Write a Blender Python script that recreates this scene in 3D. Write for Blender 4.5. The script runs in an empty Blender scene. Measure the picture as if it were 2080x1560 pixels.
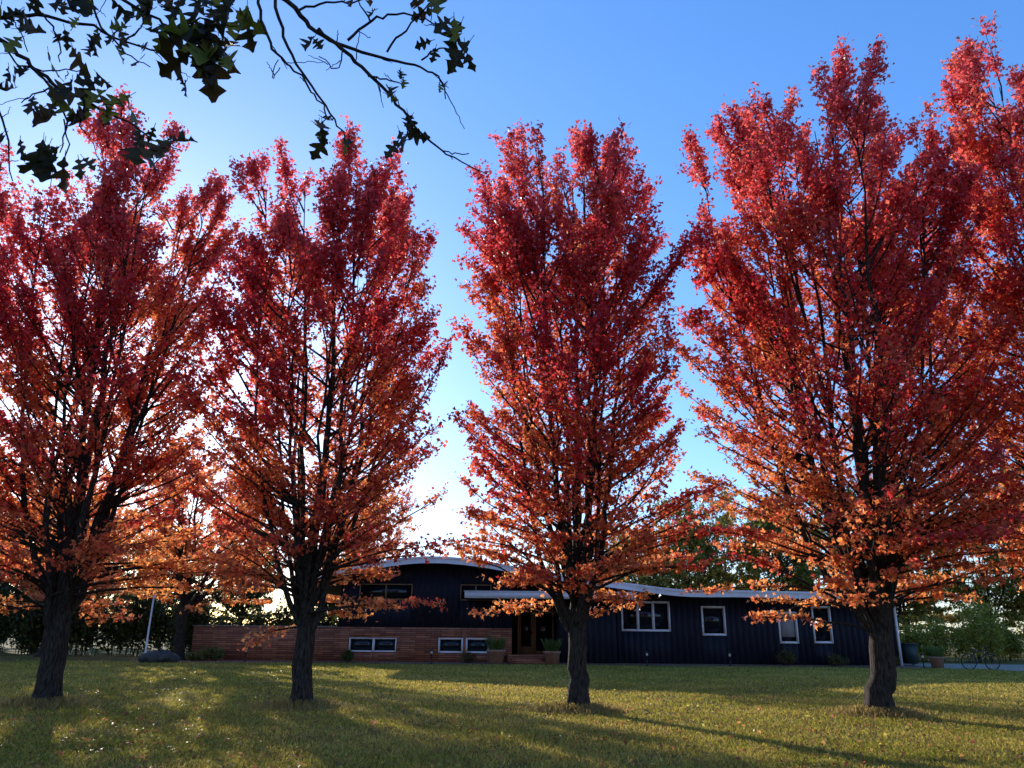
import bpy, math, numpy as np
from mathutils import Vector, Matrix
rng = np.random.default_rng(7)
scene = bpy.context.scene
R_ = math.radians

# ------------------------------------------------------------------ helpers
class MB:
    def __init__(s): s.v=[];s.f=[];s.m=[];s.c=[];s.n=0
    def add(s,v,f,mat=0,col=(1,1,1)):
        v=np.asarray(v,float).reshape(-1,3); f=np.asarray(f,int).reshape(-1,4)
        s.v.append(v); s.f.append(f+s.n); s.m.append(np.full(len(f),mat))
        col=np.asarray(col,float)
        if col.ndim==1: col=np.tile(col,(len(v),1))
        s.c.append(col); s.n+=len(v)
    def box(s,x0,x1,y0,y1,z0,z1,mat=0,col=(1,1,1)):
        v=[(x0,y0,z0),(x1,y0,z0),(x1,y1,z0),(x0,y1,z0),(x0,y0,z1),(x1,y0,z1),(x1,y1,z1),(x0,y1,z1)]
        f=[(0,3,2,1),(4,5,6,7),(0,1,5,4),(1,2,6,5),(2,3,7,6),(3,0,4,7)]
        s.add(v,f,mat,col)
    def tube(s,p,r,n=6,mat=0,col=(1,1,1),ridge=None):
        p=np.asarray(p,float); r=np.asarray(r,float)*np.ones(len(p))
        t=np.gradient(p,axis=0); t/=np.linalg.norm(t,axis=1)[:,None]+1e-9
        ax=np.argmin(np.abs(t.mean(0))); ref=np.zeros(3); ref[ax]=1
        u=np.cross(t,ref); u/=np.linalg.norm(u,axis=1)[:,None]+1e-9
        w=np.cross(t,u)
        a=np.linspace(0,2*np.pi,n,endpoint=False)
        rad=r[:,None]*np.ones((1,n))
        if ridge is not None: rad=rad*ridge(np.arange(len(p))[:,None],a[None,:])
        V=p[:,None,:]+rad[:,:,None]*(np.cos(a)[None,:,None]*u[:,None,:]+np.sin(a)[None,:,None]*w[:,None,:])
        k=len(p); i=np.arange(k-1)[:,None]*n; j=np.arange(n)[None,:]; j2=(j+1)%n
        F=np.stack([i+j,i+j2,i+n+j2,i+n+j],-1).reshape(-1,4)
        s.add(V.reshape(-1,3),F,mat,col)
    def obj(s,name,mats,parent=None,smooth=False,loc=None):
        v=np.concatenate(s.v); f=np.concatenate(s.f); m=np.concatenate(s.m); c=np.concatenate(s.c)
        me=bpy.data.meshes.new(name)
        me.vertices.add(len(v)); me.vertices.foreach_set("co",v.ravel())
        me.loops.add(f.size); me.loops.foreach_set("vertex_index",f.ravel().astype(np.int32))
        me.polygons.add(len(f)); me.polygons.foreach_set("loop_start",np.arange(0,f.size,4,dtype=np.int32))
        me.polygons.foreach_set("material_index",m.astype(np.int32))
        if smooth: me.polygons.foreach_set("use_smooth",np.ones(len(f),bool))
        me.update(calc_edges=True)
        a=me.attributes.new("Col",'FLOAT_COLOR','POINT')
        cc=np.ones((len(v),4)); cc[:,:3]=c; a.data.foreach_set("color",cc.ravel())
        for mt in mats: me.materials.append(mt)
        o=bpy.data.objects.new(name,me); scene.collection.objects.link(o)
        if parent: o.parent=parent
        if loc: o.location=loc
        return o
def empty(name,loc=(0,0,0)):
    e=bpy.data.objects.new(name,None); e.location=loc; scene.collection.objects.link(e); return e

def newmat(name):
    m=bpy.data.materials.new(name); m.use_nodes=True
    nt=m.node_tree; nt.nodes.clear()
    out=nt.nodes.new("ShaderNodeOutputMaterial")
    return m,nt,out
def N(nt,t,**kw):
    n=nt.nodes.new(t)
    for k,v in kw.items():
        if k in n.inputs: n.inputs[k].default_value=v
        else: setattr(n,k,v)
    return n
def L(nt,a,b): nt.links.new(a,b)

def noise_mat(name,c1,c2,scale=5,rough=.8,bump=.3,stretch=(1,1,1),spec=.3,dist=.02,detail=6,lo=.35,hi=.65):
    m,nt,out=newmat(name)
    tc=N(nt,"ShaderNodeTexCoord"); mp=N(nt,"ShaderNodeMapping"); mp.inputs["Scale"].default_value=stretch
    L(nt,tc.outputs["Object"],mp.inputs["Vector"])
    nz=N(nt,"ShaderNodeTexNoise",Scale=scale,Detail=detail); L(nt,mp.outputs[0],nz.inputs["Vector"])
    cr=N(nt,"ShaderNodeValToRGB"); cr.color_ramp.elements[0].position=lo; cr.color_ramp.elements[1].position=hi
    cr.color_ramp.elements[0].color=(*c1,1); cr.color_ramp.elements[1].color=(*c2,1)
    L(nt,nz.outputs["Fac"],cr.inputs[0])
    b=N(nt,"ShaderNodeBsdfPrincipled",Roughness=rough); b.inputs["Specular IOR Level"].default_value=spec
    L(nt,cr.outputs[0],b.inputs["Base Color"])
    bp=N(nt,"ShaderNodeBump",Strength=bump,Distance=dist); L(nt,nz.outputs["Fac"],bp.inputs["Height"])
    L(nt,bp.outputs[0],b.inputs["Normal"]); L(nt,b.outputs[0],out.inputs[0])
    return m

def leaf_mat(name,trans=.5,boost=(1.5,1.3,1.2),rough=.45,spec=.4):
    m,nt,out=newmat(name)
    at=N(nt,"ShaderNodeAttribute",attribute_name="Col")
    b=N(nt,"ShaderNodeBsdfPrincipled",Roughness=rough); b.inputs["Specular IOR Level"].default_value=spec
    L(nt,at.outputs["Color"],b.inputs["Base Color"])
    mx=N(nt,"ShaderNodeVectorMath",operation='MULTIPLY'); mx.inputs[1].default_value=boost
    L(nt,at.outputs["Color"],mx.inputs[0])
    tr=N(nt,"ShaderNodeBsdfTranslucent"); L(nt,mx.outputs[0],tr.inputs["Color"])
    ms=N(nt,"ShaderNodeMixShader"); ms.inputs[0].default_value=trans
    L(nt,b.outputs[0],ms.inputs[1]); L(nt,tr.outputs[0],ms.inputs[2]); L(nt,ms.outputs[0],out.inputs[0])
    return m

M_bark=noise_mat("bark",(.012,.009,.007),(.075,.05,.036),scale=9,bump=1.0,stretch=(4,4,.7),dist=.05,spec=.1)
M_maple=leaf_mat("maple_leaves",.64,(1.6,2.1,1.7),rough=.38,spec=.5)
M_green=leaf_mat("green_leaves",.42,(1.4,1.5,1.0))
M_oakleaf=leaf_mat("oak_leaves",.3,(1.5,1.6,1.0),rough=.5,spec=.25)
M_grass=leaf_mat("grass_blades",.5,(1.6,1.5,1.1),rough=.6,spec=.2)

# ------------------------------------------------------------------ leaves
LT=np.array([(0,-.35,0),(.5,.02,-.06),(.17,.2,.03),(0,.62,-.12),(-.17,.2,.03),(-.5,.02,-.06)])
LF=np.array([(0,1,2,3),(0,3,4,5)])
def add_leaves(mb,P,size,cols,mat,r,upbias=.8,spread=.7):
    n=len(P)
    if n==0: return
    nrm=r.normal(0,spread,(n,3)); nrm[:,2]+=upbias
    nrm/=np.linalg.norm(nrm,axis=1)[:,None]
    d=r.normal(0,1,(n,3)); d[:,2]-=.5
    d-= (d*nrm).sum(1)[:,None]*nrm; d/=np.linalg.norm(d,axis=1)[:,None]
    e=np.cross(d,nrm)
    sz=size*r.uniform(.6,1.3,n)
    V=P[:,None,:]+sz[:,None,None]*(LT[None,:,0,None]*e[:,None,:]+LT[None,:,1,None]*d[:,None,:]+LT[None,:,2,None]*nrm[:,None,:])
    F=(np.arange(n)[:,None,None]*6+LF[None]).reshape(-1,4)
    mb.add(V.reshape(-1,3),F,mat,np.repeat(cols,6,axis=0))

PROF=([0,.06,.15,.3,.5,.7,.85,.94,1.0],[.6,.88,1.0,1.0,.97,.91,.82,.7,.45])
def maple_cols(P,base,H,R,r,orange=0.0):
    h=np.clip((P[:,2]-base[2]-1.5)/(H-1.5),0,1)
    rad=np.hypot(P[:,0]-base[0],P[:,1]-base[1])/R
    crim=np.array([.56,.030,.040]); ora=np.array([.82,.25,.085]); pink=np.array([.66,.08,.09])
    pt=(np.sin(P[:,0]*1.7+P[:,2]*1.1)+np.sin(P[:,1]*1.9-P[:,2]*.8+1.3)+np.sin(P[:,2]*2.3+P[:,0]*.7))/3
    back=np.clip((P[:,1]-base[1])/R,-1,1)   # sunward side painted more orange, backlit glow put into the leaf colour
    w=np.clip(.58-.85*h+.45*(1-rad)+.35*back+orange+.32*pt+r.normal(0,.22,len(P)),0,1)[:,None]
    t=np.clip((h-.6)/.35+r.normal(0,.2,len(P)),0,1)[:,None]
    c=crim*(1-t)+pink*t
    c=c*(1-w)+ora*w
    return c*r.uniform(.5,1.22,(len(P),1))

def make_tree(mb,base,H,R,seed,nst=9,nsec=22,twd=5.5,nleaf=18,z0=1.4,prof=PROF,lsize=.1,colfn=maple_cols,tr=.19,mleaf=1,elo=14,ehi=58,upbias=.8,sides=8,ckw={},airy=False):
    r=np.random.default_rng(seed); base=np.array(base,float)
    ph=r.uniform(0,6.28,4)
    def env(z,az=0.0):
        h=(z-z0)/(H-z0)
        return R*np.interp(h,*prof)*(1+.10*math.sin(3*az+ph[0]+5*h)+.08*math.sin(2*az+ph[1]-9*h))
    zs=np.concatenate([[-.02,.06,.14,.25,.45,.6],np.linspace(.8,H*.94,26)])
    wob=np.cumsum(r.normal(0,.03,(len(zs),2)),axis=0); wob[:5]*=0.1
    tp=np.column_stack([wob,zs])
    rr=np.interp(zs,[0,.06,.18,.45,z0,z0+1.6,H],[tr*1.75,tr*1.4,tr*1.15,tr,tr*.95,tr*.45,.008])
    rp_=r.uniform(0,6.28,3); fl=np.interp(zs,[0,.3,.8],[1,.5,.25])
    rid=lambda i,a: 1+fl[i]*(.13*np.sin(5*a+rp_[0])+.07*np.sin(8*a+rp_[1]))+.05*np.sin(11*a+rp_[2]+i*.6)+.03*np.sin(3*a+i*1.3)
    mb.tube(tp+base,rr,22 if airy else max(sides,6),0,ridge=rid if airy else None)
    stems=[(tp[7:],rr[7:])]
    for i in range(nst):
        az=i*2.4+r.normal(0,.3); tf=r.uniform(.35,.88)
        ze=H*(1-.13*tf*r.uniform(.1,1.7)); Re=tf*env(ze,az)
        s0=z0*.85+r.uniform(0,1)**1.5*1.5
        d=np.array([math.cos(az),math.sin(az)])
        P0=np.array([*np.array([np.interp(s0,zs,tp[:,0]),np.interp(s0,zs,tp[:,1])]),s0])
        P1=np.array([*(d*Re*r.uniform(.65,1.0)),s0+(ze-s0)*.22]); P2=np.array([*(d*Re),ze])
        t=np.linspace(0,1,16)[:,None]
        p=(1-t)**2*P0+2*t*(1-t)*P1+t*t*P2
        w=np.cumsum(r.normal(0,.05,(16,3)),axis=0); w[:,2]*=.2; w-=w[0]; p=p+w
        ra=np.interp(t[:,0],[0,.1,.5,1],[tr*.46,tr*.36,tr*.21,.008])*r.uniform(.75,1.15)
        mb.tube(p+base,ra,sides-1,0); stems.append((p,ra))
    pts=[]
    for p,ra in stems:
        k=len(p)
        for q in range(nsec):
            t=r.uniform(.04,1.0)**.85*(k-1); i=min(int(t),k-2); f=t-i
            o=p[i]*(1-f)+p[i+1]*f
            if o[2]<z0*.95: continue
            h=max(0,(o[2]-z0)/(H-z0))
            az=math.atan2(o[1],o[0])+r.normal(0,1.0) if np.hypot(o[0],o[1])>.25 else r.uniform(0,6.28)
            e=R_(elo+(ehi-elo)*h**.8+r.normal(0,8))
            rp=np.hypot(o[0],o[1])
            Ls=(env(o[2]+.5,az)-rp*.85)*r.uniform(.55,1.12)/math.cos(e)
            Ls=min(max(Ls,.55),3.8)
            if h>.6: Ls=min(Ls,1.7)
            n=6; tt=np.linspace(0,1,n)
            bend=r.normal(0,.25)
            azs=az+bend*tt
            es=e+(0.35*tt if h>.15 else -.3*tt)
            st=Ls/(n-1)
            inc=np.column_stack([np.cos(azs)*np.cos(es),np.sin(azs)*np.cos(es),np.sin(es)])*st
            sp=o+np.vstack([[0,0,0],np.cumsum(inc[:-1],axis=0)])+np.vstack([[0,0,0],r.normal(0,.02,(n-1,3))])
            r0=min(.035,.008+.009*Ls)
            mb.tube(sp+base,np.linspace(r0,.004,n),4,0)
            fac=float(np.interp(h,[0,.1,.3,.5,.65,1],[.5,.55,.62,.8,1.0,1.12])) if airy else 1.0
            nt_=max(3,int(Ls*twd*(.4+.6*fac)+r.uniform(0,2)))
            for j in range(nt_):
                u=r.uniform(.22,1.0)**.8; x=u*(n-1); a=min(int(x),n-2); ff=x-a
                oo=sp[a]*(1-ff)+sp[a+1]*ff
                az3=azs[a]+r.choice([-1,1])*r.uniform(.3,1.2); e3=es[a]+r.normal(0,.3 if h>.4 else .15)
                l3=r.uniform(.25,.7)*(1.2-.5*u)
                dd=np.array([math.cos(az3)*math.cos(e3),math.sin(az3)*math.cos(e3),math.sin(e3)])
                mb.tube(np.array([oo,oo+dd*l3*.5+r.normal(0,.015,3),oo+dd*l3])+base,[.006,.004,.002],3,0)
                nl=int(nleaf*r.uniform(.4,1.5)*fac)
                tl=r.uniform(.1,1.08,nl)[:,None]
                pts.append(oo+dd*l3*tl+r.normal(0,.075*max(1,lsize/.12),(nl,3))*np.array([1,1,1 if h>.4 else .6]))
    P=np.concatenate(pts)+base
    P=P[P[:,2]>base[2]+z0*.75]
    add_leaves(mb,P,lsize,colfn(P,base,H,R,r,**ckw),mleaf,r,upbias)
    return len(P)

# front row of maples
front=[(-15.4,17.4,12.8,3.1),(-9.6,17.2,13.0,3.15),(-4.3,17.1,12.4,2.8),(1.4,16.9,12.9,2.85),(7.45,16.7,13.9,3.75),(13.4,16.6,15.2,4.0)]
for i,(x,y,H,Rr) in enumerate(front):
    mb=MB(); k=make_tree(mb,(x,y,0),H,Rr,[100,101,102,113,104,105][i],nst=[12,13,13,13,17,18][i],nsec=28,twd=7.0,nleaf=21,lsize=.104,tr=[.2,.24,.2,.2,.24,.24][i],upbias=.45,airy=True)
    mb.obj("red_maple_tree",[M_bark,M_maple],smooth=False); print("leaves",k)
# maples beside / behind the house
for i,(x,y,H,Rr) in enumerate([(-16,39.5,9.4,4.2),(-10.5,55,11.5,4.0),(-24.0,42,9.0,3.6)]):
    mb=MB(); make_tree(mb,(x,y,0),H,Rr,300+i,nst=10,nsec=19,twd=2.9,nleaf=9,lsize=.19,z0=2.4,tr=.26,upbias=.4,ckw=dict(orange=.5))
    mb.obj("orange_maple_tree",[M_bark,M_maple])

# distant trees
def green_cols(P,base,H,R,r,c=(.11,.12,.025),var=.3):
    c=np.array(c); y=np.array([.42,.30,.055]); w=np.clip(r.normal(.2 if var>.2 else .1,var,len(P)),0,1)[:,None]
    return (c*(1-w)+y*w)*r.uniform(.6,1.3,(len(P),1))
RND=([0,.1,.3,.5,.75,.9,1.0],[.6,.85,1,1,.8,.55,.2])
mb=MB(); r2=np.random.default_rng(5)
dl=[(9.5,60,8.5),(12.5,58,10.5),(16,61,12),(19.5,57,10.5),(23,60,12.5),(26.5,56,12),(30,61,13),(34,57,12),(38,56,13),(43,60,13),(49,57,13),(2,68,6),(56,62,13),
    (-20,60,7.5),(-26,60,8.5),(-32,62,9.5),(-38,60,10),(-44,60,12),(-51,58,13),(-58,62,13),(-14,66,6.5),(63,60,13),(-65,60,13)]
for i,(x,y,H) in enumerate(dl):
    cc=[(.24,.20,.04),(.18,.17,.035),(.34,.20,.06),(.16,.16,.03)][i%4] if x>0 else [(.03,.05,.018),(.06,.07,.02)][i%2]
    make_tree(mb,(x,y,0),H,H*.36,500+i,nst=10,nsec=15,twd=2.1,nleaf=14,lsize=.24,z0=1.2,prof=RND,colfn=green_cols,tr=.2,elo=5,ehi=50,sides=6,upbias=.5,ckw=dict(c=cc,var=.35 if x>0 else .1))
mb.obj("distant_trees",[M_bark,M_green])
CON=([0,.05,.1,1.0],[.8,1,.97,.05])
for i,(x,y,H) in enumerate([(-31,46,11),(-28,48,10),(-35,44,11)]):
    mb=MB(); make_tree(mb,(x,y,0),H,3.0,700+i,nst=2,nsec=80,twd=4,nleaf=24,lsize=.18,z0=.6,prof=CON,colfn=green_cols,tr=.18,elo=-5,ehi=25,ckw=dict(c=(.02,.035,.016),var=.02))
    mb.obj("spruce_tree",[M_bark,M_green])

# shrubs
def shrub(mb,cx,cy,rx,ry,h,n,size,c,var,r,z0=.1):
    k=max(3,int(rx*2)); P=[]
    for s in range(7+k):
        a=r.uniform(0,6.28); q=r.uniform(0,.75); ox,oy=cx+rx*q*math.cos(a),cy+ry*q*math.sin(a); hh=h*r.uniform(.6,1.05)*(1-.3*q)
        tip=np.array([ox+r.normal(0,.15),oy+r.normal(0,.15),hh]); b0=np.array([cx+(ox-cx)*.6,cy+(oy-cy)*.6,0])
        mb.tube([b0,(b0+tip)/2+r.normal(0,.03,3),tip],[.02,.013,.005],4,0)
        m=n//(7+k); d=r.normal(0,1,(m,3)); d/=np.linalg.norm(d,axis=1)[:,None]; d*=r.uniform(.3,1.1,(m,1))
        P.append(np.array([ox,oy,hh*.6])+d*np.array([rx*.42,ry*.42,hh*.5]))
    P=np.concatenate(P); P=P[P[:,2]>z0*.3]
    add_leaves(mb,P,size,green_cols(P,None,0,0,r,c,var),1,r,.5,.9)
mb=MB()
for i in range(26):
    shrub(mb,-40+i*1.3,44.8+r2.normal(0,.6),1.35,1.1,r2.uniform(3.2,4.6) if i<19 else r2.uniform(2.2,2.9),3200,.17,(.03,.05,.015),.15,r2)
mb.obj("hedge",[M_bark,M_green])
mb=MB()
for i in range(15):
    shrub(mb,21.5+i*1.5,46.5+r2.normal(0,1.5),1.5,1.2,r2.uniform(2.0,4.6),2600,.15,(.28,.26,.04),.4,r2)
mb.obj("yellow_shrubs",[M_bark,M_green])
for (x,y,rx,h,c) in [(-14.2,39,.8,.75,(.10,.13,.03)),(-15,38.6,.6,.5,(.14,.14,.04)),(-7.7,39.1,.45,.6,(.04,.07,.02)),(-2.0,39.0,.4,.55,(.16,.11,.05)),(13.2,39.1,.8,.75,(.07,.06,.03)),(15.6,39.1,.7,.6,(.06,.06,.03)),(18.3,39.1,.5,.5,(.08,.07,.03))]:
    mb=MB(); shrub(mb,x,y,rx,rx*.7,h,1400,.08,c,.2,r2); mb.obj("garden_shrub",[M_bark,M_green])

# ------------------------------------------------------------------ ground
def ground_mat():
    m,nt,out=newmat("lawn")
    tc=N(nt,"ShaderNodeTexCoord")
    n1=N(nt,"ShaderNodeTexNoise",Scale=.35,Detail=5); n2=N(nt,"ShaderNodeTexNoise",Scale=9,Detail=8); n3=N(nt,"ShaderNodeTexNoise",Scale=60,Detail=3)
    for n in (n1,n2,n3): L(nt,tc.outputs["Object"],n.inputs["Vector"])
    c1=N(nt,"ShaderNodeValToRGB"); e=c1.color_ramp.elements
    e[0].position=.35; e[0].color=(.12,.11,.02,1); e[1].position=.68; e[1].color=(.30,.23,.06,1)
    c2=N(nt,"ShaderNodeValToRGB"); e=c2.color_ramp.elements
    e[0].position=.4; e[0].color=(.05,.042,.013,1); e[1].position=.66; e[1].color=(.36,.27,.09,1)
    L(nt,n1.outputs[0],c1.inputs[0]); L(nt,n2.outputs[0],c2.inputs[0])
    mx=N(nt,"ShaderNodeMix",data_type='RGBA'); mx.inputs[0].default_value=.5
    L(nt,c1.outputs[0],mx.inputs[6]); L(nt,c2.outputs[0],mx.inputs[7])
    b=N(nt,"ShaderNodeBsdfPrincipled",Roughness=.9); b.inputs["Specular IOR Level"].default_value=.1
    L(nt,mx.outputs[2],b.inputs["Base Color"])
    bp=N(nt,"ShaderNodeBump",Strength=1,Distance=.05); L(nt,n3.outputs[0],bp.inputs["Height"]); L(nt,bp.outputs[0],b.inputs["Normal"])
    L(nt,b.outputs[0],out.inputs[0]); return m
mb=MB(); mb.add([(-500,-300,0),(500,-300,0),(500,900,0),(-500,900,0)],[(0,1,2,3)]); mb.obj("lawn_ground",[ground_mat()])
M_mulch=noise_mat("mulch",(.10,.045,.03),(.34,.18,.13),scale=25,bump=1,dist=.03)
M_gravel=noise_mat("gravel",(.20,.15,.11),(.42,.34,.27),scale=30,bump=1,dist=.02)
def sheet(name,poly_front,poly_back,z,mat):
    mb=MB(); n=len(poly_front)
    v=[(x,y,z) for x,y in poly_front]+[(x,y,z) for x,y in poly_back]
    f=[(i,i+1,n+i+1,n+i) for i in range(n-1)]
    mb.add(v,f); return mb.obj(name,[mat])
xs=np.linspace(-17.5,19.6,40)
sheet("mulch_bed",[(x,38.0+.5*math.sin(x*.55)+.25*math.sin(x*1.3)-(.9 if x<-11 else 0)) for x in xs],[(x,41.5) for x in xs],.004,M_mulch)
sheet("gravel_driveway",[(19.9,36.2),(24,35.2),(30,34.6),(60,34)],[(19.9,43),(24,43),(30,42),(60,41)],.006,M_gravel)

def grass(mb,n,x0,x1,y0,y1,h,w,seed):
    r=np.random.default_rng(seed)
    y=y0*(y1/y0)**r.uniform(0,1,n); x=r.uniform(x0,x1,n)*np.clip(y/20,.55,1.15)
    pat=(np.sin(x*1.3+np.sin(y*.9)*2)+np.sin(y*1.7+x*.6+1)+np.sin(x*4.1-y*3.3)*.6+np.sin(x*.45+2)*1.1)/3.7
    # worn, thinner patches
    keep=r.uniform(0,1,n)<np.clip(.8+.5*np.sin(x*2.1+np.sin(y*1.4)*1.5)*np.sin(y*2.3+x*.5),.3,1)
    x,y,pat=x[keep],y[keep],pat[keep]; n=len(x)
    sc=np.clip(y/14,1,2.2)
    a=r.uniform(0,6.28,n); dx=np.cos(a)*w*sc/2; dy=np.sin(a)*w*sc/2
    hh=h*r.uniform(.4,1.2,n)*(1+.25*pat)
    lx=r.normal(0,.7,n)*hh; ly=r.normal(0,.7,n)*hh
    V=np.zeros((n,4,3))
    V[:,0]=np.column_stack([x-dx,y-dy,np.zeros(n)]); V[:,1]=np.column_stack([x+dx,y+dy,np.zeros(n)])
    V[:,2]=np.column_stack([x+lx+dx*.3,y+ly+dy*.3,hh]); V[:,3]=np.column_stack([x+lx-dx*.3,y+ly-dy*.3,hh])
    g=np.array([.27,.26,.035]); s=np.array([.62,.46,.13])
    k=np.clip(.40+.45*pat+r.normal(0,.28,n),0,1)[:,None]
    c=(g*(1-k)+s*k)*r.uniform(.3,1.3,(n,1))
    F=np.arange(n*4).reshape(-1,4); mb.add(V.reshape(-1,3),F,0,np.repeat(c,4,axis=0))
mb=MB(); grass(mb,680000,-19,19,8.2,37,.05,.014,3); mb.obj("grass",[M_grass])
mb=MB(); r=np.random.default_rng(9)
for x,y,H,Rr in front:
    n=3500; a=r.uniform(0,6.28,n); q=.24+np.abs(r.normal(0,.28,n)); X=x+np.cos(a)*q*1.3; Y=y+np.sin(a)*q
    hz=np.maximum(0,.12*(1-q/.8)); h=r.uniform(.03,.12,n)
    V=np.zeros((n,4,3)); w=.01; b=r.uniform(0,6.28,n)
    lx=r.normal(0,.06,n); ly=r.normal(0,.06,n)
    V[:,0]=np.column_stack([X-w*np.cos(b),Y-w*np.sin(b),hz*0]); V[:,1]=np.column_stack([X+w*np.cos(b),Y+w*np.sin(b),hz*0])
    V[:,2]=np.column_stack([X+lx+w*.3,Y+ly,hz+h]); V[:,3]=np.column_stack([X+lx-w*.3,Y+ly,hz+h])
    c=np.array([.38,.28,.11])*r.uniform(.6,1.3,(n,1)); mb.add(V.reshape(-1,3),np.arange(n*4).reshape(-1,4),0,np.repeat(c,4,axis=0))
mb.obj("dry_grass_tufts",[M_grass])
mb=MB(); n=20000; y=8.5*(39/8.5)**r.uniform(0,1,n); x=r.uniform(-22,22,n)*np.clip(y/20,.5,1.2)
P=np.column_stack([x,y,r.uniform(.02,.055,n)])
c=np.array([.42,.19,.07])*r.uniform(.4,1.4,(n,1)); c[:,1]*=r.uniform(.4,1.7,n)
add_leaves(mb,P,.065,c,0,r,1.3,.5); mb.obj("fallen_leaves",[M_maple])

# ------------------------------------------------------------------ house
M_navy=noise_mat("navy_siding",(.013,.011,.019),(.023,.020,.030),scale=3,rough=.7,bump=.1,stretch=(6,6,.5),spec=.2)
M_white=noise_mat("white_trim",(.78,.68,.67),(.86,.78,.76),scale=4,rough=.6,bump=.05)
M_soff=noise_mat("soffit",(.02,.02,.022),(.03,.03,.032),scale=4,rough=.8,bump=.05)
M_roof=noise_mat("roof_membrane",(.40,.38,.38),(.52,.5,.5),scale=6,rough=.8,bump=.1)
M_wood=noise_mat("door_wood",(.22,.11,.05),(.34,.18,.09),scale=6,rough=.5,bump=.1,stretch=(5,5,.6))
M_curt=noise_mat("curtain",(.30,.24,.22),(.42,.34,.31),scale=8,rough=.9,bump=.1,stretch=(6,6,.2))
M_black=noise_mat("black_metal",(.012,.012,.013),(.02,.02,.022),scale=8,rough=.45,bump=.02)
m,nt,out=newmat("window_glass"); b=N(nt,"ShaderNodeBsdfPrincipled",Roughness=.06); b.inputs["Base Color"].default_value=(.010,.011,.014,1); b.inputs["Specular IOR Level"].default_value=.35; L(nt,b.outputs[0],out.inputs[0]); M_glass=m
def brick_mat(name,c1,c2,mort,bw,rh):
    m,nt,out=newmat(name)
    tc=N(nt,"ShaderNodeTexCoord"); sx=N(nt,"ShaderNodeSeparateXYZ"); cx=N(nt,"ShaderNodeCombineXYZ")
    L(nt,tc.outputs["Object"],sx.inputs[0])
    ad=N(nt,"ShaderNodeMath",operation='ADD'); L(nt,sx.outputs[0],ad.inputs[0]); L(nt,sx.outputs[1],ad.inputs[1])
    L(nt,ad.outputs[0],cx.inputs[0]); L(nt,sx.outputs[2],cx.inputs[1])
    br=N(nt,"ShaderNodeTexBrick",Scale=1.0); br.inputs["Color1"].default_value=(*c1,1); br.inputs["Color2"].default_value=(*c2,1); br.inputs["Mortar"].default_value=(*mort,1)
    br.inputs["Mortar Size"].default_value=.012; br.inputs["Brick Width"].default_value=bw; br.inputs["Row Height"].default_value=rh; br.offset=.37
    L(nt,cx.outputs[0],br.inputs["Vector"])
    nz=N(nt,"ShaderNodeTexNoise",Scale=3,Detail=5); L(nt,tc.outputs["Object"],nz.inputs["Vector"])
    mx=N(nt,"ShaderNodeMix",data_type='RGBA',blend_type='MULTIPLY'); mx.inputs[0].default_value=.5
    L(nt,br.outputs["Color"],mx.inputs[6]); L(nt,nz.outputs["Fac"],mx.inputs[7])
    b=N(nt,"ShaderNodeBsdfPrincipled",Roughness=.85); L(nt,mx.outputs[2],b.inputs["Base Color"])
    bp=N(nt,"ShaderNodeBump",Strength=.8,Distance=.02,invert=True); L(nt,br.outputs["Fac"],bp.inputs["Height"]); L(nt,bp.outputs[0],b.inputs["Normal"])
    L(nt,b.outputs[0],out.inputs[0]); return m
M_brick=brick_mat("stacked_brick",(.64,.22,.10),(.34,.085,.04),(.08,.03,.02),.75,.10)

YF=40.0
RX=[-10.6,-9.6,-8.5,-7.4,-6.2,-5.2,-4.2,-3.2,-2.2,-1.3,0,1.3,2.8,4.4,6,7.1,8.0,8.8,9.4,10.2,12,15,19.7]
RZ=[3.62,3.9,4.17,4.46,4.72,4.88,4.95,4.93,4.86,4.74,4.52,4.3,4.08,3.9,3.7,3.56,3.46,3.40,3.40,3.44,3.42,3.38,3.33]
roofz=lambda x: float(np.interp(x,RX,RZ))
house=empty("modern_ranch_house")
mb=MB(); xx=np.linspace(-10.6,19.7,90); zz=np.interp(xx,RX,RZ)
kk=np.ones(7)/7; zs_=np.convolve(np.pad(zz,3,mode='edge'),kk,'valid')
yf,yb,th=38.9,51.0,.30; n=len(xx)
def ring(y,dz): return np.column_stack([xx,np.full(n,y),zs_+dz])
V=np.vstack([ring(yf,0),ring(yb,0),ring(yf,-th),ring(yb,-th)])
i=np.arange(n-1)
mb.add(V,np.column_stack([i,i+1,n+i+1,n+i]),1)
mb.add(V,np.column_stack([2*n+i,3*n+i,3*n+i+1,2*n+i+1]),2)
mb.add(V,np.column_stack([i,2*n+i,2*n+i+1,i+1]),0)
mb.add(V,np.column_stack([n+i,n+i+1,3*n+i+1,3*n+i]),0)
mb.add(V,[(0,n,3*n,2*n),(n-1,3*n-1,4*n-1,2*n-1)],0)
V2=np.vstack([ring(yf-.04,.03),ring(yf-.04,-.07),ring(yf+.03,.03),ring(yf-.003,-.07)])
mb.add(V2,np.column_stack([i,n+i,n+i+1,i+1]),0); mb.add(V2,np.column_stack([i,i+1,2*n+i+1,2*n+i]),0); mb.add(V2,np.column_stack([n+i,3*n+i,3*n+i+1,n+i+1]),0)
mb.obj("roof",[M_white,M_roof,M_soff],house)
wins=[(5.6,7.9,1.57,2.87,3),(9.6,10.65,1.4,2.66,1),(13.4,14.2,1.06,2.42,1),(15.1,15.9,1.08,2.71,1),
      (-7.5,-4.95,2.95,3.62,2),(-2.45,-1.0,2.95,3.62,2)]
bw=[(-7.85,-6.72,.47,1.06,1),(-6.66,-5.6,.47,1.06,1),(-3.45,-2.35,.47,1.06,1),(-2.1,-1.05,.47,1.06,1)]
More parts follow.
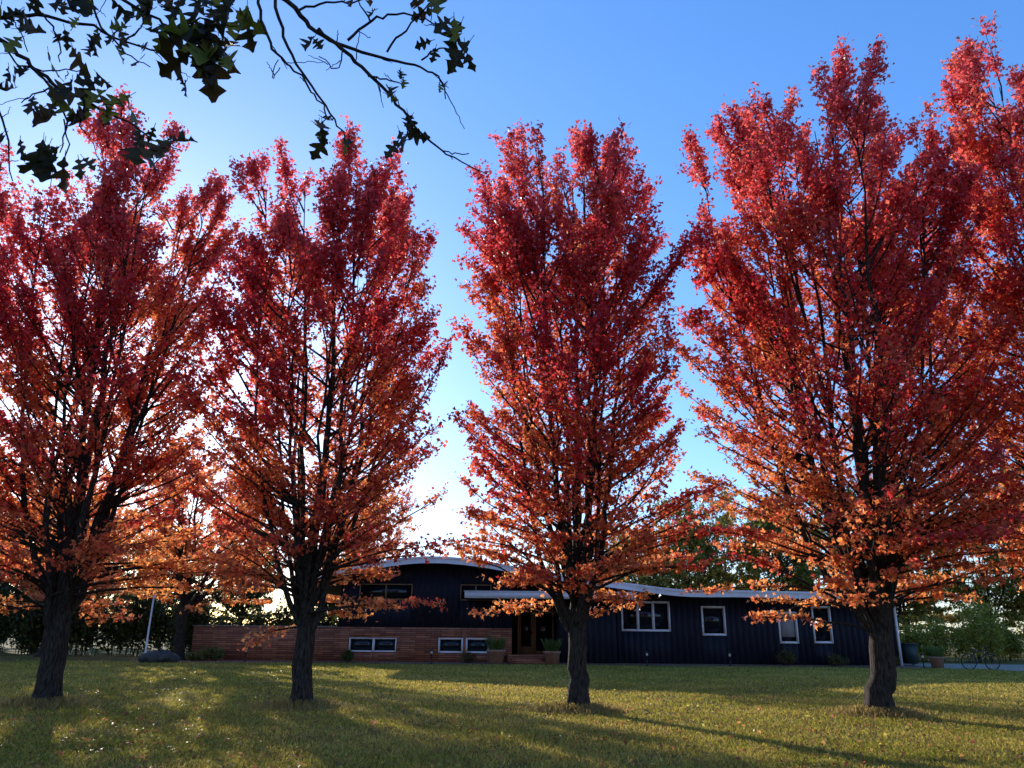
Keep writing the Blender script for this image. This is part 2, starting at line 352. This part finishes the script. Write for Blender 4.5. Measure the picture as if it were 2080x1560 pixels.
def wall(mb,x0,x1,y,th,zb,top,holes,mat=0,step=.3,batten=True):
    cuts=sorted(set([x0,x1]+[c for h in holes for c in h[:2] if x0<c<x1]+list(np.arange(x0+step,x1-.05,step))))
    for a,b in zip(cuts[:-1],cuts[1:]):
        if b-a<1e-4: continue
        m=(a+b)/2; T=top(m) if callable(top) else top
        hs=[h for h in holes if h[0]<m<h[1]]
        if hs:
            h=hs[0]; mb.box(a,b,y,y+th,zb,h[2],mat); mb.box(a,b,y,y+th,h[3],T,mat)
        else: mb.box(a,b,y,y+th,zb,T,mat)
    if batten:
        for q in np.arange(x0+.15,x1-.1,step):
            T=top(q) if callable(top) else top; T-=.02
            hs=[h for h in holes if h[0]-.1<q<h[1]+.1]
            if hs:
                h=hs[0]; mb.box(q-.02,q+.02,y-.022,y-.001,zb+.02,h[2]-.08,mat); mb.box(q-.02,q+.02,y-.022,y-.001,h[3]+.08,T,mat)
            else: mb.box(q-.02,q+.02,y-.022,y-.001,zb+.02,T,mat)
tp=lambda x: roofz(x)-.26
mb=MB()
wall(mb,-8.5,.1,YF-.06,.25,1.6,tp,wins)
wall(mb,2.4,3.7,YF+.0,.25,0,tp,wins)
wall(mb,3.7,5.2,YF-.5,.25,0,lambda x:2.97,wins)
wall(mb,3.7,5.2,YF+.003,.25,2.9,tp,wins,batten=False)
wall(mb,5.2,19.1,YF,.25,0,tp,wins)
mb.box(3.7,3.95,YF-.25,YF,0,2.96); mb.box(4.95,5.197,YF-.25,YF,0,2.96)
mb.box(18.85,19.1,YF+.252,50,0,3.05); mb.box(-8.5,-8.25,YF+.2,50,0,3.9); mb.box(-8.25,18.85,49.75,50,0,3.1)
mb.box(.1,2.4,YF+1.8,YF+2.05,.36,4.1); mb.box(2.4,2.6,YF+.252,YF+1.8,.0,4.0); mb.box(-.1,.1,YF+.2,YF+1.8,0,4.1)
mb.obj("siding_walls",[M_navy],house)
mb=MB()
wall(mb,-8.5,.1,YF-.12,.3,0,1.6,bw,step=5,batten=False)
mb.obj("brick_base",[M_brick],house)
def window(mb,w,y,fm=0,f=.07):
    x0,x1,z0,z1,np_=w
    mb.box(x0-f,x0,y-.04,y+.08,z0-f,z1+f,fm); mb.box(x1,x1+f,y-.04,y+.08,z0-f,z1+f,fm)
    mb.box(x0,x1,y-.042,y+.08,z0-f,z0,fm); mb.box(x0,x1,y-.042,y+.08,z1,z1+f,fm)
    mb.box(x0,x1,y+.05,y+.07,z0,z1,1)
    for k in range(1,np_):
        c=x0+(x1-x0)*k/np_; mb.box(c-.035,c+.035,y-.02,y+.049,z0,z1,fm)
    if fm: return
    for k in range(np_):
        a=x0+(x1-x0)*k/np_+(.035 if k else 0); b=x0+(x1-x0)*(k+1)/np_-(.035 if k<np_-1 else 0); s=.03
        mb.box(a,a+s,y+.02,y+.048,z0,z1,0); mb.box(b-s,b,y+.02,y+.048,z0,z1,0); mb.box(a+s,b-s,y+.02,y+.048,z0,z0+s,0); mb.box(a+s,b-s,y+.02,y+.048,z1-s,z1,0)
mb=MB()
for w in wins[:4]: window(mb,w,YF)
for w in wins[4:]: window(mb,w,YF-.06,3,.05)
for w in bw: window(mb,w,YF-.12,0,.055 if w[0]>-5 else .03)
mb.box(13.47,14.13,YF+.043,YF+.047,1.3,2.35,2)
mb.obj("windows",[M_white,M_glass,M_curt,M_wood],house)
mb=MB(); mb.box(-2.2,6.1,38.5,39.9,2.97,3.27,0); mb.box(-2.24,6.14,38.46,39.9,3.272,3.31,0); mb.box(-2.17,6.07,38.53,39.88,2.94,2.968,1); mb.obj("porch_canopy",[M_white,M_soff],house)
mb=MB(); yd=YF+1.8
mb.box(.4,.47,yd-.08,yd-.002,.36,2.6,0); mb.box(1.2,1.27,yd-.08,yd-.002,.36,2.6,0); mb.box(.47,1.2,yd-.08,yd-.002,2.5,2.6,0)
mb.box(.47,1.2,yd-.05,yd-.002,.36,2.5,1)
mb.box(.58,1.09,yd-.06,yd-.051,.7,2.35,3); mb.box(1.11,1.14,yd-.1,yd-.051,1.3,1.5,2)
mb.box(1.35,2.2,yd-.05,yd-.002,.5,2.5,3); mb.box(1.28,1.35,yd-.07,yd-.002,.36,2.6,0); mb.box(2.2,2.27,yd-.07,yd-.002,.36,2.6,0); mb.box(1.35,2.2,yd-.07,yd-.002,2.5,2.6,0); mb.box(1.35,2.2,yd-.07,yd-.002,.36,.5,0)
mb.obj("front_door",[M_wood,M_wood,M_black,M_glass],house)
mb=MB(); mb.box(-.1,2.4,39.3,YF+1.79,0,.36); mb.box(-.1,1.8,38.9,39.297,0,.24); mb.box(-.1,1.8,38.5,38.897,0,.12)
mb.obj("brick_steps",[M_brick],house)
mb=MB(); mb.box(19.105,19.2,39.86,39.96,0,3.08); mb.tube([(19.15,39.5,3.05),(19.15,39.8,2.98),(19.15,39.92,2.8)],.05,8)
mb.box(19.105,19.13,39.96,49,2.95,3.07,0); mb.obj("downspout",[M_white],house)
mb=MB(); mb.box(-15.6,-8.503,YF-.12,YF+.14,0,1.56); mb.box(-15.66,-8.503,YF-.16,YF+.18,1.562,1.62,1); mb.obj("brick_garden_wall",[M_brick,noise_mat("coping",(.2,.14,.12),(.3,.22,.19),scale=6)])

# ------------------------------------------------------------------ garden things
def lathe(mb,prof,c,n=20,mat=0):
    a=np.linspace(0,2*np.pi,n,endpoint=False); V=[]
    for rr,z in prof: V+= [(c[0]+rr*math.cos(t),c[1]+rr*math.sin(t),c[2]+z) for t in a]
    F=[]
    for k in range(len(prof)-1):
        for j in range(n): F.append((k*n+j,k*n+(j+1)%n,(k+1)*n+(j+1)%n,(k+1)*n+j))
    mb.add(V,F,mat)
M_terra=noise_mat("terracotta",(.28,.13,.08),(.38,.20,.13),scale=8,bump=.2)
def pot(x,y,z,s,kind):
    e=empty("potted_plant",(0,0,0)); mb=MB()
    lathe(mb,[(.0,0),(.28*s,0),(.36*s,.45*s),(.40*s,.47*s),(.40*s,.55*s),(.34*s,.55*s),(.33*s,.48*s),(0,.48*s)],(x,y,z)); mb.obj("pot",[M_terra],e)
    mb=MB(); r=np.random.default_rng(int(abs(x)*10)+3); n=260; a=r.uniform(0,6.28,n); q=r.uniform(0,.25,n)*s; h=r.uniform(.25,.65,n)*s
    X=x+q*np.cos(a);Y=y+q*np.sin(a); V=np.zeros((n,4,3)); w=.014
    V[:,0]=np.column_stack([X-w,Y,np.full(n,z+.47*s)]);V[:,1]=np.column_stack([X+w,Y,np.full(n,z+.47*s)])
    ox=np.cos(a)*h*.5;oy=np.sin(a)*h*.5
    V[:,2]=np.column_stack([X+ox+w*.4,Y+oy,z+.47*s+h]);V[:,3]=np.column_stack([X+ox-w*.4,Y+oy,z+.47*s+h])
    c=np.array([.10,.13,.03])*r.uniform(.6,1.5,(n,1)); mb.add(V.reshape(-1,3),np.arange(4*n).reshape(-1,4),0,np.repeat(c,4,axis=0)); mb.obj("foliage",[M_green],e)
pot(-.65,38.2,0,1.15,0); pot(2.0,38.6,.0,1.05,0); pot(20.0,38.2,0,.9,0)
m,nt,out=newmat("lamp_lens"); b=N(nt,"ShaderNodeBsdfPrincipled",Roughness=.3); b.inputs["Base Color"].default_value=(.5,.48,.42,1); L(nt,b.outputs[0],out.inputs[0]); M_lens=m
for x,y in [(-12.3,38.0),(-3.6,37.6),(6.3,37.4),(10.1,37.4),(19.0,37.5)]:
    mb=MB(); lathe(mb,[(.07,0),(.07,.04),(.03,.05),(.03,.42),(.06,.43),(.06,.45)],(x,y,0),10,0); lathe(mb,[(.05,.45),(.05,.56)],(x,y,0),10,1); lathe(mb,[(.05,.56),(.09,.57),(.09,.60),(0,.65)],(x,y,0),10,0)
    mb.obj("path_light",[M_black,M_lens])
mb=MB(); u=np.linspace(0,np.pi,14); w=np.linspace(0,2*np.pi,24,endpoint=False); r=np.random.default_rng(4); V=[]
for a in u:
    for b_ in w:
        k=1+.12*math.sin(3*b_+1)+.1*math.sin(5*b_+4*a)+.05*r.normal()*.5
        V.append((-15.6+.85*k*math.sin(a)*math.cos(b_),36.2+.55*k*math.sin(a)*math.sin(b_),.2+.30*k*math.cos(a)))
F=[(i*24+j,(i+1)*24+j,(i+1)*24+(j+1)%24,i*24+(j+1)%24) for i in range(13) for j in range(24)]
mb.add(V,F); mb.obj("boulder",[noise_mat("rock",(.03,.027,.024),(.08,.07,.06),scale=5,bump=.8)],smooth=True)
mb=MB(); mb.tube([(-16.7,37.4,0),(-16.7,37.4,1.4),(-16.68,37.4,2.8)],[.045,.04,.035],10); lathe(mb,[(.035,2.8),(.06,2.82),(.06,2.88),(0,2.93)],(-16.68,37.4,0),10); lathe(mb,[(.12,0),(.12,.03),(.05,.05)],(-16.7,37.4,0),12); mb.obj("white_pole",[M_white])
mb=MB(); x,y=19.9,40.6
v=[(x-.26,y-.3,.08),(x+.26,y-.3,.08),(x+.26,y+.3,.08),(x-.26,y+.3,.08),(x-.32,y-.38,.98),(x+.32,y-.38,.98),(x+.32,y+.36,.98),(x-.32,y+.36,.98)]
mb.add(v,[(0,3,2,1),(4,5,6,7),(0,1,5,4),(1,2,6,5),(2,3,7,6),(3,0,4,7)])
mb.box(x-.35,x+.35,y-.42,y+.38,.982,1.04); mb.tube([(x-.28,y+.43,1.0),(x+.28,y+.43,1.0)],.02,8)
for sx in (-.3,.3): mb.tube([(x+sx-.03,y+.3,.12),(x+sx+.03,y+.3,.12)],[.12,.12],14)
mb.obj("wheelie_bin",[noise_mat("bin_plastic",(.02,.035,.03),(.03,.045,.04),scale=4,rough=.5,bump=.03)])
mb=MB(); bx,by=21.0,36.4
def circ(cx,cy,cz,r_,rt):
    a=np.linspace(0,2*np.pi,25); mb.tube(np.column_stack([cx+r_*np.cos(a),np.full(25,cy),cz+r_*np.sin(a)]),rt,6)
    for t in np.linspace(0,np.pi,7): mb.tube([(cx-r_*math.cos(t),cy,cz-r_*math.sin(t)),(cx+r_*math.cos(t),cy,cz+r_*math.sin(t))],.005,3)
circ(bx-.52,by,.34,.33,.024); circ(bx+.52,by,.34,.33,.024)
for a,b_ in [((-.52,.34),(-.15,.3)),((-.15,.3),(-.27,.82)),((-.52,.34),(-.24,.72)),((-.15,.3),(.36,.75)),((-.24,.74),(.34,.83)),((.52,.34),(.33,.95))]:
    mb.tube([(bx+a[0],by,a[1]),(bx+b_[0],by,b_[1])],.022,6)
mb.tube([(bx+.33,by-.25,.98),(bx+.33,by,.95),(bx+.33,by+.25,.98)],.014,6); mb.box(bx-.4,bx-.14,by-.06,by+.06,.82,.87)
mb.obj("bicycle",[M_black])

# ------------------------------------------------------------------ oak overhanging from the left
S=2.8/1563; pc,ps=math.cos(R_(17.6)),math.sin(R_(17.6))
def OK(a,b,dd=0):  # sketch coordinates in the sloping plane of the bough -> metres
    d=2.8+dd; x=(a-1040)*S; up=(780-b)*S; return np.array([x,d*pc-up*ps,1.6+d*ps+up*pc])
mb=MB(); r=np.random.default_rng(21)
zs=np.linspace(0,7,14); tpk=np.column_stack([-5.6+.05*np.sin(zs),.4+.06*zs,zs]); mb.tube(tpk,np.interp(zs,[0,.4,2,7],[.42,.3,.26,.12]),14,0)
def limb(P,r0,r1,sides=8,wob=.0):
    P=np.array(P,float); k=len(P); t=np.linspace(0,k-1,(k-1)*4+1)
    Q=np.column_stack([np.interp(t,np.arange(k),P[:,i]) for i in range(3)])
    for _ in range(2): Q[1:-1]=(Q[:-2]+2*Q[1:-1]+Q[2:])/4
    Q[1:-1]+=r.normal(0,wob,(len(Q)-2,3)); mb.tube(Q,np.linspace(r0,r1,len(Q)),sides,0); return Q
limb([(-5.5,.6,3.0),(-4.0,1.3,3.9),(-2.6,1.9,4.3),(-1.5,2.1,4.15),OK(470,-60)],.11,.022)
limb([(-5.5,.6,2.4),(-4.4,1.4,3.0),(-3.2,2.0,3.35),(-2.4,2.3,3.4),OK(-60,60,-.1)],.08,.016)
limb([(-5.4,.7,4.6),(-4.6,-.4,6.2),(-3.2,-1.2,7.4)],.1,.02); limb([(-5.4,.7,5.6),(-6.6,-.2,7.4),(-7.4,-.6,8.8)],.1,.02); limb([(-5.3,.7,6.8),(-5.0,.2,8.4),(-4.4,-.6,9.6)],.11,.02)
limb([(-2.6,1.9,4.3),(-2.2,1.9,4.05),OK(60,-80,0),OK(170,-30)],.03,.01)
br=[([(470,-60),(545,-25),(600,25),(640,62),(700,85),(780,108),(850,124),(890,150),(897,190)],.012),
([(640,62),(690,100),(740,150),(790,192),(830,250),(880,297),(930,325),(985,350)],.009),
([(500,-50),(520,0),(530,60),(560,125),(600,150),(640,205),(662,240),(650,275)],.007),
([(545,-25),(562,60),(590,125),(650,215),(685,262),(702,300)],.007),
([(700,85),(745,45),(800,30),(860,45),(915,65)],.006),([(780,108),(820,60),(860,20),(880,-20)],.005),([(850,124),(890,95),(930,110)],.004),
([(690,100),(680,150),(640,115)],.003),([(830,250),(822,280),(815,305)],.004),([(740,150),(775,160),(810,165)],.004),([(880,297),(915,318),(950,318)],.003),([(745,45),(720,0)],.004),
([(600,25),(660,10),(720,8),(770,-20)],.005),([(560,125),(540,170),(562,140)],.002),
([(-60,60),(0,35),(80,35),(170,48),(250,88),(330,100),(350,160)],.009),
([(-60,60),(0,95),(50,135),(100,185),(165,207),(240,245),(300,285),(355,305)],.010),
([(50,135),(90,180),(125,250),(100,310)],.006),([(0,95),(20,140),(90,150),(150,140)],.004),([(170,-30),(190,60),(240,110),(285,130)],.005),
([(170,-30),(270,20),(330,60),(390,95),(430,150)],.008),([(330,60),(400,40),(470,50)],.005),([(80,35),(110,80),(110,130)],.004),([(250,88),(280,60),(290,20)],.004),([(165,207),(150,250),(160,275)],.004),
([(-60,60),(-20,200),(0,290),(5,370)],.006),([(0,35),(30,60),(45,110)],.003),([(100,185),(60,190),(25,210)],.004),([(240,245),(250,225),(235,212)],.003),([(125,250),(135,300),(125,350)],.003),
]
for P,rad in br:
    dd=r.uniform(-.06,.06); Q=[OK(a,b,(dd*min(i,3)/3)) for i,(a,b) in enumerate(P)]
    limb(Q,rad*.95,.002,6,.004)
    for k in range(len(Q)-1):
        if r.random()<.6:
            o=(Q[k]+Q[k+1])/2; d=r.normal(0,.045,3); d[2]-=.02; limb([o,o+d*.6,o+d],.0022,.0012,4,.002)
oy=[0,.10,.18,.24,.32,.36,.42,.50,.56,.62,.70,.76,.82,.90,1.0]; ox=[.015,.05,.17,.19,.06,.07,.25,.36,.30,.09,.10,.26,.23,.10,.04]
def oakleaf(c,size,ydir,nrm,col):
    ydir=ydir/np.linalg.norm(ydir); nrm=nrm-nrm.dot(ydir)*ydir; nrm/=np.linalg.norm(nrm); xd=np.cross(ydir,nrm)
    curl=r.uniform(-1.3,1.3); fold=r.uniform(.0,1.3); tw=r.normal(0,.6); V=[]; K=len(oy)
    ws=r.uniform(.8,1.2,2)
    for k in range(K):
        y=oy[k]; z0=curl*.35*y*y
        for s in (-1,0,1):
            x=s*ox[k]*ws[(s+1)//2]; z=z0+abs(x)*fold+x*tw*y+.03*math.sin(9*y+s*2)
            V.append(c+size*(x*xd+(y+.5*max(0,abs(x)-.15)*(y<.8))*ydir+z*nrm))
    F=[]
    for k in range(K-1):
        a=3*k; F+=[(a,a+1,a+4,a+3),(a+1,a+2,a+5,a+4)]
    mb.add(V,F,1,col)
    mb.tube([c-ydir*size*.22,c],.0013,3,0)
LV=[(430,140,100),(415,90,80),(455,165,75),(440,120,90),(410,150,65),(480,50,75),(465,20,55),(400,110,75),(420,40,60),(440,60,55),(340,70,45),(110,120,60),(120,90,45),(50,110,50),(25,215,58),(160,210,62),(235,215,60),(200,195,50),(215,230,52),(105,260,60),(160,265,60),(90,325,65),(125,345,60),(355,310,55),(290,320,55),(330,290,40),(5,300,50),(200,120,34),(225,100,40),(260,110,45),(285,60,50),(300,120,34),(350,160,36),(40,50,40),(635,115,38),(160,10,60),(330,15,60),(300,0,55),(380,10,45),(200,15,50),(130,40,40),(70,10,45),(865,15,62),(880,40,45),(920,60,52),(935,110,60),(885,105,36),(810,165,32),(785,205,38),(820,235,40),(815,305,52),(890,180,28),(700,300,40),(655,275,52),(640,270,34),(760,30,30),(720,5,34),(5,370,34),(170,350,36),(240,75,34),(25,60,40),(360,40,50),(180,60,34),(15,165,40),(60,170,34),(270,20,50)]
for a,b,s in LV:
    for q in range(4 if s>62 else 3 if s>48 else 2):
        c=OK(a+r.normal(0,9),b-s*.4+r.normal(0,9),r.uniform(-.07,.07))
        yd=np.array([r.normal(0,.6),r.normal(0,.4),-1.0+r.normal(0,.5)])
        nn=np.array([r.normal(0,.7),-1,r.normal(0,.5)])
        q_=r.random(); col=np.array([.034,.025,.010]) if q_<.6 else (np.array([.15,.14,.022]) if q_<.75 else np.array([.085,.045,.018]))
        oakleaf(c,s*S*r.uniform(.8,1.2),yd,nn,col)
for (tx,ty,tz) in [(-3.2,-1.2,7.4),(-7.4,-.6,8.8),(-4.4,-.6,9.6),(-4.6,-.4,6.2)]:
    for q in range(60):
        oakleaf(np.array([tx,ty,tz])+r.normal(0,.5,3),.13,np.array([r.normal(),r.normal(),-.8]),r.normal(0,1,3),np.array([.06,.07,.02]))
mb.obj("oak_tree",[M_bark,M_oakleaf])

# ------------------------------------------------------------------ light, sky, camera
AZ,EL=-28.6,14.0
sv=Vector((math.sin(R_(AZ))*math.cos(R_(EL)),math.cos(R_(AZ))*math.cos(R_(EL)),math.sin(R_(EL))))
sun=bpy.data.lights.new("sun",'SUN'); sun.energy=5.0; sun.angle=R_(.5); sun.color=(1,.94,.84)
so=bpy.data.objects.new("sun",sun); so.rotation_euler=sv.to_track_quat('Z','Y').to_euler(); scene.collection.objects.link(so)
w=bpy.data.worlds.new("World"); scene.world=w; w.use_nodes=True; nt=w.node_tree
bg=nt.nodes["Background"]; sk=nt.nodes.new("ShaderNodeTexSky"); sk.sky_type='NISHITA'; sk.sun_disc=False
sk.sun_elevation=R_(EL); sk.sun_rotation=R_(AZ); sk.air_density=1.0; sk.dust_density=.45; sk.ozone_density=3.0
gm=nt.nodes.new("ShaderNodeGamma"); gm.inputs[1].default_value=.70
hs=nt.nodes.new("ShaderNodeHueSaturation"); hs.inputs["Saturation"].default_value=1.36; hs.inputs["Value"].default_value=2.75
vm=nt.nodes.new("ShaderNodeVectorMath"); vm.operation='MULTIPLY'; vm.inputs[1].default_value=(.80,.90,1.20)
nt.links.new(sk.outputs[0],gm.inputs[0]); nt.links.new(gm.outputs[0],hs.inputs["Color"]); nt.links.new(hs.outputs[0],vm.inputs[0])
nt.links.new(vm.outputs[0],bg.inputs[0]); bg.inputs[1].default_value=.15
cam=bpy.data.cameras.new("camera"); co=bpy.data.objects.new("camera",cam); scene.collection.objects.link(co)
cam.sensor_width=36; cam.lens=36*1563/2080; cam.clip_end=3000; cam.clip_start=.05
co.matrix_world=Matrix.Translation((0,0,1.6)) @ Matrix.Rotation(R_(90+17.6),4,'X') @ Matrix.Rotation(R_(.5),4,'Z')
scene.camera=co
scene.view_settings.view_transform='Standard'; scene.view_settings.look='None'; scene.view_settings.exposure=0
